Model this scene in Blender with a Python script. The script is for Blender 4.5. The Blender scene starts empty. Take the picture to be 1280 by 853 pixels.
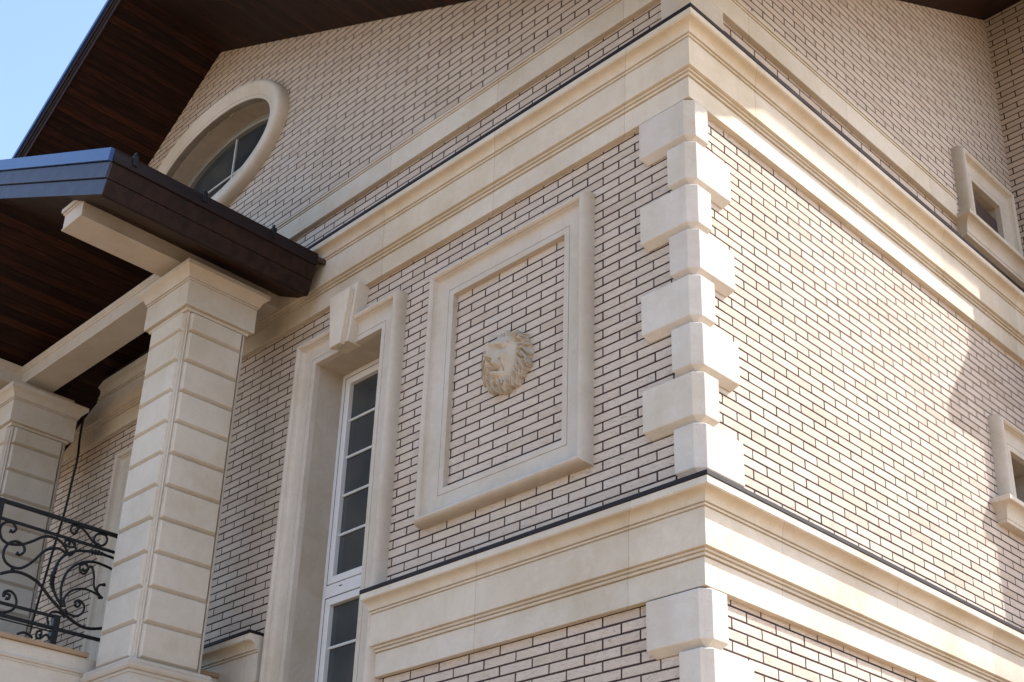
import bpy, bmesh, math, random
from mathutils import Vector, Matrix
from mathutils.geometry import tessellate_polygon
random.seed(7)
S = bpy.context.scene
COL = S.collection

# ---------------------------------------------------------------- camera
cam = bpy.data.cameras.new('camera'); cam_ob = bpy.data.objects.new('camera', cam); COL.objects.link(cam_ob)
RX = Vector((0.71124908, 0.7025099, 0.02458846))
RY = Vector((-0.28200421, 0.31720416, -0.90545853))
RZ = Vector((-0.64389314, 0.63707249, 0.42372192))
m = Matrix((( RX.x, -RY.x, -RZ.x, 4.25279614),
            ( RX.y, -RY.y, -RZ.y, -5.61873775),
            ( RX.z, -RY.z, -RZ.z, -2.78982612),
            (0, 0, 0, 1)))
cam_ob.matrix_world = m
cam.sensor_width = 36; cam.lens = 36 * 1658.491 / 1280
cam.shift_x = -20.854 / 1280; cam.shift_y = 152.77 / 1280
cam.clip_end = 3000; cam.clip_start = 0.05
S.camera = cam_ob

# ---------------------------------------------------------------- sky, sun, exposure
SUN = Vector((1.0, 1.15, 1.6)).normalized()
elev = math.asin(SUN.z); az = math.atan2(SUN.x, SUN.y)
w = bpy.data.worlds.new('World'); S.world = w; w.use_nodes = True
nt = w.node_tree; nt.nodes.clear()
sky = nt.nodes.new('ShaderNodeTexSky'); sky.sky_type = 'NISHITA'; sky.sun_disc = False
sky.sun_elevation = elev; sky.sun_rotation = az
sky.air_density = 1.0; sky.dust_density = 1.7; sky.ozone_density = 1.0
bg = nt.nodes.new('ShaderNodeBackground'); bg.inputs[1].default_value = 0.15
wo = nt.nodes.new('ShaderNodeOutputWorld')
nt.links.new(sky.outputs[0], bg.inputs[0]); nt.links.new(bg.outputs[0], wo.inputs[0])
sl = bpy.data.lights.new('sun', 'SUN'); sl.energy = 2.6; sl.angle = math.radians(0.53); sl.color = (1.0, 0.965, 0.92)
so = bpy.data.objects.new('sun', sl); COL.objects.link(so)
so.rotation_euler = SUN.to_track_quat('Z', 'Y').to_euler(); so.location = (20, 20, 30)
S.view_settings.view_transform = 'Standard'; S.view_settings.look = 'None'
S.view_settings.exposure = 1.62; S.view_settings.gamma = 1; S.view_settings.use_curve_mapping = False

# ---------------------------------------------------------------- materials
def new_mat(name):
    M = bpy.data.materials.new(name); M.use_nodes = True
    n = M.node_tree.nodes; b = n['Principled BSDF']
    return M, M.node_tree, b
def N(t, kind, **kw):
    n = t.nodes.new(kind)
    for k, v in kw.items(): setattr(n, k, v)
    return n
def noise(t, vec, scale, detail=4, rough=.6, dist=0):
    n = N(t, 'ShaderNodeTexNoise'); n.inputs['Scale'].default_value = scale
    n.inputs['Detail'].default_value = detail; n.inputs['Roughness'].default_value = rough
    n.inputs['Distortion'].default_value = dist
    t.links.new(vec, n.inputs['Vector']); return n.outputs['Fac']
def mapping(t, vec, scale=(1,1,1), loc=(0,0,0)):
    n = N(t, 'ShaderNodeMapping'); n.inputs['Scale'].default_value = scale; n.inputs['Location'].default_value = loc
    t.links.new(vec, n.inputs['Vector']); return n.outputs[0]
def ramp(t, fac, stops):
    n = N(t, 'ShaderNodeValToRGB'); e = n.color_ramp.elements
    while len(e) < len(stops): e.new(.5)
    for el, (p, c) in zip(e, stops): el.position = p; el.color = (c[0], c[1], c[2], 1)
    t.links.new(fac, n.inputs[0]); return n.outputs[0]
def mix(t, fac, a, b, mode='MIX'):
    n = N(t, 'ShaderNodeMix', data_type='RGBA', blend_type=mode)
    if isinstance(fac, (int, float)): n.inputs[0].default_value = fac
    else: t.links.new(fac, n.inputs[0])
    for i, c in ((6, a), (7, b)):
        if isinstance(c, tuple): n.inputs[i].default_value = (c[0], c[1], c[2], 1)
        else: t.links.new(c, n.inputs[i])
    return n.outputs[2]
def math_(t, op, a, b=0.0):
    n = N(t, 'ShaderNodeMath', operation=op)
    for i, c in ((0, a), (1, b)):
        if isinstance(c, (int, float)): n.inputs[i].default_value = c
        else: t.links.new(c, n.inputs[i])
    return n.outputs[0]
def bump(t, b, height, dist, strength=1.0):
    n = N(t, 'ShaderNodeBump'); n.inputs['Strength'].default_value = strength; n.inputs['Distance'].default_value = dist
    t.links.new(height, n.inputs['Height']); t.links.new(n.outputs[0], b.inputs['Normal'])

BW, BH = 0.293, 0.0687
def brick_material():
    M, t, b = new_mat('cream rustic clinker brick')
    uv = N(t, 'ShaderNodeUVMap'); uv.uv_map = 'UVMap'
    rn = N(t, 'ShaderNodeUVMap'); rn.uv_map = 'rnd'
    sep = N(t, 'ShaderNodeSeparateXYZ'); t.links.new(rn.outputs[0], sep.inputs[0])
    off = N(t, 'ShaderNodeVectorMath', operation='SCALE'); off.inputs['Scale'].default_value = 40; t.links.new(rn.outputs[0], off.inputs[0])
    ad = N(t, 'ShaderNodeVectorMath', operation='ADD'); t.links.new(uv.outputs[0], ad.inputs[0]); t.links.new(off.outputs[0], ad.inputs[1])
    V = ad.outputs[0]
    tone = ramp(t, sep.outputs[0], [(0.0, (.510,.430,.362)), (.18, (.550,.470,.402)), (.75, (.578,.498,.430)), (.92, (.556,.486,.428)), (1, (.495,.412,.340))])
    # drag-marks and pits of the rustic face, different on every brick
    scr = noise(t, mapping(t, V, (16, 95, 1)), 1.8, 6, .74, 1.3)
    scr_m = ramp(t, scr, [(.56, (0,0,0)), (.66, (1,1,1))])
    amt = math_(t, 'MULTIPLY', scr_m, math_(t, 'ADD', .12, math_(t, 'MULTIPLY', sep.outputs[1], .26)))
    c = mix(t, amt, tone, (.33,.24,.18))
    cl = noise(t, V, 9, 4, .6); c = mix(t, .45, c, ramp(t, cl, [(.32, (.83,.79,.75)), (.6, (1,1,1))]), 'MULTIPLY')
    big = noise(t, uv.outputs[0], .9, 3); c = mix(t, .30, c, ramp(t, big, [(.3, (.80,.75,.71)), (.7, (1,1,1))]), 'MULTIPLY')
    fine = noise(t, V, 130, 3); c = mix(t, .25, c, ramp(t, fine, [(.25, (.72,.70,.68)), (.75, (1,1,1))]), 'MULTIPLY')
    t.links.new(c, b.inputs['Base Color']); b.inputs['Roughness'].default_value = 1; b.inputs['Specular IOR Level'].default_value = .08
    h = math_(t, 'ADD', math_(t, 'MULTIPLY', scr_m, -.9), math_(t, 'MULTIPLY', fine, .5)); bump(t, b, h, .0028, .9)
    return M
def mortar_material():
    M, t, b = new_mat('dark mortar'); g = N(t, 'ShaderNodeNewGeometry')
    n = noise(t, g.outputs['Position'], 25, 4); t.links.new(ramp(t, n, [(.3, (.034,.025,.025)), (.7, (.072,.054,.053))]), b.inputs['Base Color'])
    b.inputs['Roughness'].default_value = 1; b.inputs['Specular IOR Level'].default_value = 0; bump(t, b, noise(t, g.outputs['Position'], 160, 3), .002)
    return M
def stone_material(name, base, stain=.5, seed=0.0, bscale=1.0, run=0):
    M, t, b = new_mat(name)
    g = N(t, 'ShaderNodeNewGeometry'); pos = mapping(t, g.outputs['Position'], (1,1,1), (seed, seed*.7, seed*1.3))
    big = noise(t, pos, 1.3, 5, .62)
    mid = noise(t, pos, 6, 5, .6, .6)
    fine = noise(t, pos, 90, 4, .6)
    lo = tuple(c*k for c, k in zip(base, (.86,.82,.74))); hi = tuple(min(1, c*1.06) for c in base)
    c = ramp(t, big, [(.30, lo), (.55, base), (.75, hi)])
    gr = ramp(t, mid, [(.40, (1,1,1)), (.56, (.91,.90,.88)), (.64, (1,1,1)), (.8, (.93,.92,.90))])
    c = mix(t, stain, c, gr, 'MULTIPLY')
    # dark weather spots
    sp = noise(t, pos, 17, 6, .7); spm = ramp(t, sp, [(.66, (0,0,0)), (.76, (1,1,1))])
    c = mix(t, math_(t, 'MULTIPLY', spm, .28), c, (.30,.26,.21))
    # run-down streaks
    st = noise(t, mapping(t, g.outputs['Position'], (9, 9, .7)), 1.0, 4, .6); stm = ramp(t, st, [(.56, (0,0,0)), (.72, (1,1,1))])
    c = mix(t, math_(t, 'MULTIPLY', stm, .22), c, (.40,.34,.26))
    c = mix(t, .22, c, ramp(t, fine, [(.3, (.75,.75,.75)), (.7, (1,1,1))]), 'MULTIPLY')
    oi = N(t, 'ShaderNodeObjectInfo')                       # each casting has its own tone
    c = mix(t, 1.0, c, ramp(t, oi.outputs['Random'], [(0, (.90,.885,.87)), (.5, (.98,.98,.98)), (1, (1.04,1.03,1.0))]), 'MULTIPLY')
    if run:                                                 # long mouldings: butt-jointed lengths with slightly different tones
        sp_ = N(t, 'ShaderNodeSeparateXYZ'); t.links.new(g.outputs['Position'], sp_.inputs[0])
        q = math_(t, 'DIVIDE', math_(t, 'ADD', math_(t, 'ADD', sp_.outputs[0], sp_.outputs[1]), 20.37), run)
        wn = N(t, 'ShaderNodeTexWhiteNoise', noise_dimensions='1D'); t.links.new(math_(t, 'FLOOR', q), wn.inputs['W'])
        c = mix(t, 1.0, c, ramp(t, wn.outputs[0], [(0, (.925,.91,.89)), (1, (1.03,1.025,1.0))]), 'MULTIPLY')
        jt = math_(t, 'LESS_THAN', math_(t, 'FRACT', q), .0042/run)
        c = mix(t, math_(t, 'MULTIPLY', jt, .55), c, (.16,.13,.10))
    t.links.new(c, b.inputs['Base Color']); b.inputs['Roughness'].default_value = .88
    b.inputs['Specular IOR Level'].default_value = .3
    pit = noise(t, pos, 45, 3, .5); pm = ramp(t, pit, [(.28, (0,0,0)), (.36, (1,1,1))])
    h = math_(t, 'ADD', math_(t, 'MULTIPLY', fine, .5), math_(t, 'MULTIPLY', pm, .9))
    h = math_(t, 'ADD', h, math_(t, 'MULTIPLY', mid, 1.1))
    bump(t, b, h, .0022*bscale, .8)
    return M
def wood_material():
    M, t, b = new_mat('dark stained soffit boards')
    uv = N(t, 'ShaderNodeUVMap'); uv.uv_map = 'UVMap'
    sep = N(t, 'ShaderNodeSeparateXYZ'); t.links.new(uv.outputs[0], sep.inputs[0])
    bd = math_(t, 'DIVIDE', sep.outputs[0], .105)
    idx = math_(t, 'FLOOR', bd); fr = math_(t, 'FRACT', bd)
    wn = N(t, 'ShaderNodeTexWhiteNoise', noise_dimensions='1D'); t.links.new(idx, wn.inputs['W'])
    cmb = N(t, 'ShaderNodeCombineXYZ'); t.links.new(math_(t, 'MULTIPLY', sep.outputs[0], 26), cmb.inputs[0])
    t.links.new(math_(t, 'MULTIPLY', sep.outputs[1], 1.6), cmb.inputs[1]); t.links.new(math_(t, 'MULTIPLY', wn.outputs[0], 37), cmb.inputs[2])
    gr = noise(t, cmb.outputs[0], 1.5, 6, .65, 1.2)
    c = ramp(t, gr, [(.3, (.008,.0028,.002)), (.55, (.030,.0105,.006)), (.8, (.090,.032,.015))])
    c = mix(t, .75, c, ramp(t, wn.outputs[0], [(0, (.28,.26,.26)), (1, (1.35,1.2,1.1))]), 'MULTIPLY')
    seam = math_(t, 'LESS_THAN', math_(t, 'ABSOLUTE', math_(t, 'SUBTRACT', fr, .5)), .455)
    c = mix(t, seam, (.002,.001,.001), c)
    t.links.new(c, b.inputs['Base Color']); b.inputs['Roughness'].default_value = .6
    b.inputs['Specular IOR Level'].default_value = .18
    h = math_(t, 'ADD', seam, math_(t, 'MULTIPLY', gr, .25)); bump(t, b, h, .008)
    return M
def plain(name, col, rough=.5, metal=0, spec=.5, var=.12, sc=8, bmp=.001):
    M, t, b = new_mat(name)
    g = N(t, 'ShaderNodeNewGeometry'); n_ = noise(t, g.outputs['Position'], sc, 5, .6)
    lo = tuple(c*(1-var) for c in col); hi = tuple(min(1, c*(1+var)) for c in col)
    t.links.new(ramp(t, n_, [(.3, lo), (.7, hi)]), b.inputs['Base Color'])
    t.links.new(ramp(t, n_, [(.3, (rough*.85,)*3), (.7, (min(1, rough*1.15),)*3)]), b.inputs['Roughness'])
    b.inputs['Metallic'].default_value = metal; b.inputs['Specular IOR Level'].default_value = spec
    bump(t, b, noise(t, g.outputs['Position'], sc*8, 3), bmp)
    return M
BRICK = brick_material(); MORTAR = mortar_material()
STONE = stone_material('cast cream stone', (0.554,0.507,0.452), .6)
STONE_R = stone_material('cast cream stone mouldings', (0.554,0.507,0.452), .6, 1.7, 1.0, 1.32)
STONE_Q = stone_material('cast stone quoins', (0.562,0.519,0.473), .6, 3.1)
STONE_C = stone_material('cast stone columns', (0.499,0.457,0.406), .5, 7.7, 1.3)
LION = stone_material('weathered ornament stone', (.50,.445,.375), .35, 5.0, .6)
WOOD = wood_material()
FASCIA = plain('stained fascia board', (.016,.0068,.0048), .6, 0, .2, .7, 14)
FLASH = plain('dark brown sheet metal', (.010,.005,.006), .6, .0, .25, .2, 6)
TRIM = plain('sky-tinted rake metal', (.020,.060,.18), .3, .2, .6, .12, 3, .0006)  # blue of the reflected sky is put into the base colour
RAKEB = plain('sky-tinted rake boards', (.014,.012,.036), .5, 0, .5, .35, 9, .001)  # bluish base colour stands in for sky reflected on the boards
ROOFM = plain('brown metal roofing', (.05,.03,.03), .4, .2, .5)
PVC = plain('white window frame', (.62,.62,.63), .35, 0, .5, .03, 5, .0003)
SEAL = plain('window gasket', (.02,.03,.045), .6)
MUNT = plain('glazing bar', (.50,.52,.52), .3, 0, .5, .03)
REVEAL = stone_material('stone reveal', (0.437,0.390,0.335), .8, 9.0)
IRON = plain('black wrought iron', (.007,.007,.009), .5, .2, .3, .3, 30, .002)
CABLE = plain('black cable', (.010,.010,.011), .5)
COPING = stone_material('tan coping stone', (0.328,0.234,0.156), .7, 2.0)
DARKIN = plain('dim room wall', (.10,.085,.07), .9)
GROUND = plain('warm sandy paving', (.33,.225,.13), .9, 0, .3, .12, .4, .002)
def glass_material():
    M, t, b = new_mat('window glass')
    b.inputs['Base Color'].default_value = (.55,.6,.62,1); b.inputs['Roughness'].default_value = .02
    b.inputs['Specular IOR Level'].default_value = .55; b.inputs['IOR'].default_value = 1.5
    b.inputs['Base Color'].default_value = (.035,.042,.050,1)
    g = N(t, 'ShaderNodeNewGeometry'); bump(t, b, noise(t, g.outputs['Position'], 1.7, 2), .004, .5)
    t.links.new(ramp(t, noise(t, g.outputs['Position'], 1.3, 2), [(.35, (.014,.026,.042)), (.62, (.060,.066,.066))]), b.inputs['Base Color'])  # uneven reflection imitated by blue to grey noise in the pane colour
    b.inputs['Alpha'].default_value = .85
    return M
GLASS = glass_material()

# ---------------------------------------------------------------- helpers
def link(name, me, mat, parent=None):
    o = bpy.data.objects.new(name, me); COL.objects.link(o)
    if mat is not None and not me.materials: me.materials.append(mat)
    if parent is not None: o.parent = parent
    return o
def finish(bm, name, mat, parent=None, smooth=False, recalc=True, bevel=0, merge=True, segs=2, angle=None):
    if merge: bmesh.ops.remove_doubles(bm, verts=bm.verts, dist=1e-5)
    if recalc: bmesh.ops.recalc_face_normals(bm, faces=bm.faces)
    me = bpy.data.meshes.new(name); bm.to_mesh(me); bm.free()
    if smooth:
        me.polygons.foreach_set('use_smooth', [True]*len(me.polygons))
    o = link(name, me, mat, parent)
    if angle is not None:
        try: me.set_sharp_from_angle(angle=math.radians(angle))
        except Exception: pass
    if bevel:
        md = o.modifiers.new('bevel', 'BEVEL'); md.width = bevel; md.segments = segs; md.limit_method = 'ANGLE'; md.angle_limit = math.radians(25)
        md.harden_normals = False
    return o
def empty(name, loc, parent=None, label=None, cat=None, group=None):
    o = bpy.data.objects.new(name, None); COL.objects.link(o); o.location = loc; o.empty_display_size = .1
    if label: o['label'] = label
    if cat: o['category'] = cat
    if group: o['group'] = group
    if parent: o.parent = parent
    return o
def prism(bm, pts, f, t0, t1, caps=True):
    """2D polygon pts -> f(a, b, t) swept from t0 to t1"""
    A = [bm.verts.new(f(a, b, t0)) for a, b in pts]; B = [bm.verts.new(f(a, b, t1)) for a, b in pts]
    n = len(pts)
    for i in range(n): bm.faces.new((A[i], A[(i+1) % n], B[(i+1) % n], B[i]))
    if caps: bm.faces.new(A[::-1]); bm.faces.new(B)
def box(bm, x0, x1, y0, y1, z0, z1):
    prism(bm, [(x0, y0), (x1, y0), (x1, y1), (x0, y1)], lambda a, b, t: (a, b, t), z0, z1)
FL = lambda u, h, z: (u, -h, z)       # front face: u along x, h outwards
FR = lambda u, h, z: (h, u, z)        # side face: u along y, h outwards
def obox(bm, F, u0, u1, h0, h1, z0, z1):
    V = [F(u, h, z) for z in (z0, z1) for h in (h0, h1) for u in (u0, u1)]
    v = [bm.verts.new(p) for p in V]
    for q in ((0,1,3,2), (4,6,7,5), (0,4,5,1), (2,3,7,6), (0,2,6,4), (1,5,7,3)): bm.faces.new([v[i] for i in q])
def sheet(name, mat, parent, outer, holes, P, uvf):
    """flat polygon with holes; P(a,b)->3D; uvf(a,b)->uv"""
    polys = [[Vector((a, b, 0)) for a, b in outer]] + [[Vector((a, b, 0)) for a, b in h] for h in holes]
    tris = tessellate_polygon(polys); flat = [p for pl in polys for p in pl]
    me = bpy.data.meshes.new(name)
    me.from_pydata([P(p.x, p.y) for p in flat], [], [tuple(t) for t in tris])
    bm = bmesh.new(); bm.from_mesh(me); bmesh.ops.recalc_face_normals(bm, faces=bm.faces); bm.to_mesh(me); bm.free()
    uvl = me.uv_layers.new(name='UVMap')
    for lp in me.loops:
        p = flat[lp.vertex_index]; uvl.data[lp.index].uv = uvf(p.x, p.y)
    return link(name, me, mat, parent)
def brick_wall(name, parent, outer, holes, P, uvf, ovals=(), mw=.0063, deep=.0017):
    """wall panel: dark mortar bed with every brick laid on it. P(a,b,h)->3D (h outwards);
    outer: polygon; holes: rectangles (a0,a1,b0,b1); ovals: (ca,cb,ra,rb)"""
    rnd = random.Random(len(outer)*31 + len(name))
    hp_ = [[(a0,b0),(a1,b0),(a1,b1),(a0,b1)] for a0,a1,b0,b1 in holes] + [[(ca+ra*math.cos(i*math.pi/32), cb+rb*math.sin(i*math.pi/32)) for i in range(64)] for ca,cb,ra,rb in ovals]
    if len(outer) == 4 and not ovals:      # rectangle: bed of cells, the openings left out
        ax = sorted({p[0] for p in outer} | {min(max(v, outer[0][0]), outer[1][0]) for h in holes for v in h[:2]})
        bx = sorted({p[1] for p in outer} | {min(max(v, outer[0][1]), outer[2][1]) for h in holes for v in h[2:]}) if outer[2][1] > outer[0][1] and outer[1][1] == outer[0][1] and outer[2][1] == outer[3][1] else None
    else: bx = None
    if bx:
        flat = []; tris = []
        for i in range(len(ax)-1):
            for k in range(len(bx)-1):
                ca, cb = (ax[i]+ax[i+1])/2, (bx[k]+bx[k+1])/2
                if any(a0 < ca < a1 and b0 < cb < b1 for a0,a1,b0,b1 in holes): continue
                n0 = len(flat); flat += [Vector((ax[i],bx[k],0)), Vector((ax[i+1],bx[k],0)), Vector((ax[i+1],bx[k+1],0)), Vector((ax[i],bx[k+1],0))]
                tris += [(n0,n0+1,n0+2),(n0,n0+2,n0+3)]
    else:
        polys = [[Vector((a,b,0)) for a,b in outer]] + [[Vector((a,b,0)) for a,b in h] for h in hp_]
        tris = tessellate_polygon(polys); flat = [p for pl in polys for p in pl]
    V = [P(p.x,p.y,-deep) for p in flat]; F = [tuple(t) for t in tris]; mi = [1]*len(F); uvs = []; rn = []
    for t in F:
        for k in t: uvs.append(uvf(flat[k].x, flat[k].y)); rn.append((0,0))
    # make the bed face outwards
    o3 = Vector(P(0,0,1))-Vector(P(0,0,0))
    def outward(ids):
        a,b,c = (Vector(V[k]) for k in ids[:3]); return (b-a).cross(c-a).dot(o3) > 0
    if F and not outward(F[0]):
        F = [t[::-1] for t in F]; uvs = [uvs[3*i+2-k] for i in range(len(F)) for k in range(3)]
    a_min, a_max = min(p[0] for p in outer), max(p[0] for p in outer); b_min, b_max = min(p[1] for p in outer), max(p[1] for p in outer)
    u0, v0 = uvf(0, 0)
    def spans(b):            # a-intervals of the outer polygon at height b
        xs = []
        for i in range(len(outer)):
            (x0,y0),(x1,y1) = outer[i], outer[(i+1) % len(outer)]
            if (y0 <= b) != (y1 <= b): xs.append(x0+(x1-x0)*(b-y0)/(y1-y0))
        xs.sort(); return [(xs[i], xs[i+1]) for i in range(0, len(xs)-1, 2)]
    def cut(iv, c0, c1): 
        out = []
        for x0,x1 in iv:
            if c1 <= x0 or c0 >= x1: out.append((x0,x1)); continue
            if c0 > x0: out.append((x0,c0))
            if c1 < x1: out.append((c1,x1))
        return out
    r0 = math.floor((b_min+v0)/BH)-1; r1 = math.ceil((b_max+v0)/BH)+1
    for r in range(r0, r1):
        y0, y1 = r*BH - v0 + mw, (r+1)*BH - v0 - mw
        y0, y1 = max(y0, b_min), min(y1, b_max)
        if y1-y0 < .008: continue
        iv = spans((y0+y1)/2)
        for a0,a1,b0,b1 in holes:
            if y1 > b0 and y0 < b1: iv = cut(iv, a0, a1)
        for ca,cb,ra,rb in ovals:
            q = max(0, 1-(((y0+y1)/2-cb)/rb)**2)
            if q > 0: iv = cut(iv, ca-ra*math.sqrt(q)-.03, ca+ra*math.sqrt(q)+.03)
        sh = BW*.5 if r % 2 == 0 else 0
        for s0,s1 in iv:
            k0 = math.floor((s0+u0+sh)/BW); k1 = math.ceil((s1+u0+sh)/BW)
            for k in range(k0, k1):
                x0 = max(k*BW - sh - u0 + mw, s0); x1 = min((k+1)*BW - sh - u0 - mw, s1)
                if x1-x0 < .012: continue
                j = lambda a: rnd.uniform(-a, a)
                X0,X1,Y0,Y1 = x0+j(.0012), x1+j(.0012), y0+j(.0008), y1+j(.0008); h = j(.0006); e = .0009
                base = len(V); dx = [j(.0008) for _ in range(8)]
                V += [P(X0,Y0,-deep),P(X1,Y0,-deep),P(X1,Y1,-deep),P(X0,Y1,-deep),P(X0+dx[0],Y0+dx[1],h-e),P(X1+dx[2],Y0+dx[3],h-e),P(X1+dx[4],Y1+dx[5],h-e),P(X0+dx[6],Y1+dx[7],h-e),
                      P(X0+e,Y0+e,h),P(X1-e,Y0+e,h+j(.0008)),P(X1-e,Y1-e,h),P(X0+e,Y1-e,h+j(.0008))]
                q = [(8,9,10,11),(4,5,9,8),(5,6,10,9),(6,7,11,10),(7,4,8,11),(0,1,5,4),(1,2,6,5),(2,3,7,6),(3,0,4,7)]
                R1 = (rnd.random(), rnd.random()); cuv = [(X0,Y0),(X1,Y0),(X1,Y1),(X0,Y1)]*3
                flip = not outward([base+8, base+9, base+10])
                for f in q:
                    if flip: f = f[::-1]
                    F.append(tuple(base+i for i in f)); mi.append(0)
                    for i in f: uvs.append(cuv[i]); rn.append(R1)
    me = bpy.data.meshes.new(name); me.from_pydata(V, [], F)
    me.materials.append(BRICK); me.materials.append(MORTAR); me.polygons.foreach_set('material_index', mi)
    for nm, dat in (('UVMap', uvs), ('rnd', rn)):
        l = me.uv_layers.new(name=nm); l.data.foreach_set('uv', [c for p in dat for c in p])
    me.update(); return link(name, me, None, parent)
def corner_sweep(name, mat, parent, prof, xl, yr, inner=-.06, smooth=False, bevel=0):
    """closed profile [(d,z)] swept from x=xl on the front round the corner to y=yr on the side"""
    bm = bmesh.new(); pr = list(prof) + [(inner, prof[-1][1]), (inner, prof[0][1])]
    rings = [[bm.verts.new((xl, -d, z)) for d, z in pr], [bm.verts.new((d, -d, z)) for d, z in pr], [bm.verts.new((d, yr, z)) for d, z in pr]]
    n = len(pr)
    for r in range(2):
        for i in range(n): bm.faces.new((rings[r][i], rings[r][(i+1) % n], rings[r+1][(i+1) % n], rings[r+1][i]))
    bm.faces.new(rings[0]); bm.faces.new(rings[2][::-1])
    return finish(bm, name, mat, parent, smooth=smooth, angle=28 if smooth else None, bevel=bevel)
def straight(name, mat, parent, prof, F, u0, u1, inner=-.06, smooth=False):
    bm = bmesh.new(); pr = list(prof) + [(inner, prof[-1][1]), (inner, prof[0][1])]
    prism(bm, pr, lambda d, z, t: F(t, d, z), u0, u1)
    return finish(bm, name, mat, parent, smooth=smooth, angle=28 if smooth else None)
def frame_sweep(name, mat, parent, prof, F, u0, u1, z0, z1, open_bottom=False, smooth=True):
    """picture-frame moulding; prof [(w inset, h out)] ; mitred corners"""
    bm = bmesh.new(); rings = []
    for w, h in prof:
        c = [(u0+w, z0+w), (u0+w, z1-w), (u1-w, z1-w), (u1-w, z0+w)]
        if open_bottom: c = [(u0+w, z0), (u0+w, z1-w), (u1-w, z1-w), (u1-w, z0)]
        rings.append([bm.verts.new(F(u, h, z)) for u, z in c])
    for i in range(len(rings)-1):
        for k in range(3 if open_bottom else 4):
            bm.faces.new((rings[i][k], rings[i][(k+1) % 4], rings[i+1][(k+1) % 4], rings[i+1][k]))
    return finish(bm, name, mat, parent, smooth=smooth, angle=30, recalc=True)
def arc(cx, cz, r, a0, a1, n, rz=None):
    rz = rz or r
    return [(cx + r*math.cos(math.radians(a0+(a1-a0)*i/n)), cz + rz*math.sin(math.radians(a0+(a1-a0)*i/n))) for i in range(n+1)]
def smooth_curve(pts, closed=False, k=7):
    out = []; n = len(pts)
    if n == 2: return [Vector(p) for p in pts]
    P_ = [Vector(p) for p in pts]
    for i in range(n-1):
        p0 = P_[i-1] if i else P_[0]*2-P_[1]; p1, p2 = P_[i], P_[i+1]; p3 = P_[i+2] if i+2 < n else P_[-1]*2-P_[-2]
        for s in range(k):
            t = s/k
            out.append(.5*((2*p1)+(p2-p0)*t+(2*p0-5*p1+4*p2-p3)*t*t+(3*p1-p0-3*p2+p3)*t**3))
    out.append(P_[-1]); return out
def tube(bm, pts, r, ns=8, flat=1.0, radii=None):
    prev = None; n = len(pts); up = Vector((0.31, .2, .93)).normalized(); rings = []
    for i, p in enumerate(pts):
        d = (pts[min(i+1, n-1)] - pts[max(i-1, 0)]).normalized()
        if prev is None: a = d.cross(up).normalized()
        else: a = (prev - d*prev.dot(d)).normalized()
        prev = a; b = d.cross(a); rr = radii[i] if radii else r
        rings.append([bm.verts.new(p + a*rr*math.cos(6.28318*k/ns) + b*rr*math.sin(6.28318*k/ns)) for k in range(ns)])
    for i in range(n-1):
        for k in range(ns): bm.faces.new((rings[i][k], rings[i][(k+1) % ns], rings[i+1][(k+1) % ns], rings[i+1][k]))
    bm.faces.new(rings[0][::-1]); bm.faces.new(rings[-1])

# ================================================================= SETTING
bm = bmesh.new()
for v in ((-600,-600),(600,-600),(600,600),(-600,600)): bm.verts.new((v[0], v[1], -4.4))
bm.faces.new(bm.verts); g_ = finish(bm, 'ground', GROUND); g_['kind'] = 'structure'

# ================================================================= HOUSE
house = empty('brick_house', (0, 0, -4.4), label='cream brick house with stone cornices, corner quoins and dark wooden eaves', cat='house')
house_inv = Matrix.Translation((0, 0, 4.4))
def hp(o): o.matrix_parent_inverse = house_inv; return o
def grp(name, loc, parent=None):
    """an empty part of the house"""
    o = empty(name, loc, parent or house)
    if (parent or house) is house: o.matrix_parent_inverse = house_inv
    return o
YW = .045                                   # brick face lies this far behind the stone plates
# ---- brick walls, front face (y = YW) and side face (x = -YW)
PF = lambda a, b, h: (a, YW-h, b)
PS = lambda a, b, h: (-YW+h, a, b)
def uv_front(v0): return lambda a, b: (a + .807 + BW/2, b - v0)
def uv_side(v0): return lambda a, b: (a - .44, b - v0)
WX0, WX1, WZT, WZB = -4.02, -3.147, 2.684, -2.6
DX0, DX1, DZT = -7.06, -5.64, 2.62
def bw(name, *a, **k): return hp(brick_wall(name, house, *a, **k))
bw('front_wall', [(-12,-3),(-YW,-3),(-YW,.15),(-12,.15)], [(WX0-.02,WX1+.02,WZB,.2)], PF, uv_front(-.314))
bw('front_wall', [(-12,.15),(-YW,.15),(-YW,3.5),(-12,3.5)], [(DX0-.02,DX1+.02,.1,DZT+.02),(WX0-.02,WX1+.02,.1,WZT+.02)], PF, uv_front(1.5423))
bw('front_wall', [(-12,3.5),(-YW,3.5),(-YW,4.55),(-6.62,7.76),(-12,4.15)], [], PF, uv_front(4.229), ovals=[(-6.38,6.03,1.135,.575)])
SWY0, SWY1 = 4.25, 4.80
bw('side_wall', [(YW,-3),(5.25,-3),(5.25,.15),(YW,.15)], [], PS, uv_side(.13))
bw('side_wall', [(YW,.15),(5.27,.15),(5.27,3.5),(YW,3.5)], [(SWY0-.02,SWY1+.02,1.53,2.13)], PS, uv_side(.748))
bw('side_wall', [(YW,3.5),(5.27,3.5),(5.27,7.6),(YW,4.62)], [(SWY0-.02,SWY1+.02,4.28,4.905)], PS, uv_side(.03))
WX = 1.18
bw('wing_wall', [(-.06,-3),(WX,-3),(WX,7.56),(-.06,7.56)], [], lambda a, b, h: (a, 5.25-h, b), lambda a, b: (a + .145, b - .02))
bw('wing_wall', [(5.25,-3),(9.9,-3),(9.9,7.56),(5.25,7.56)], [], lambda a, b, h: (WX+h, a, b), lambda a, b: (a, b - .02))
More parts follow.
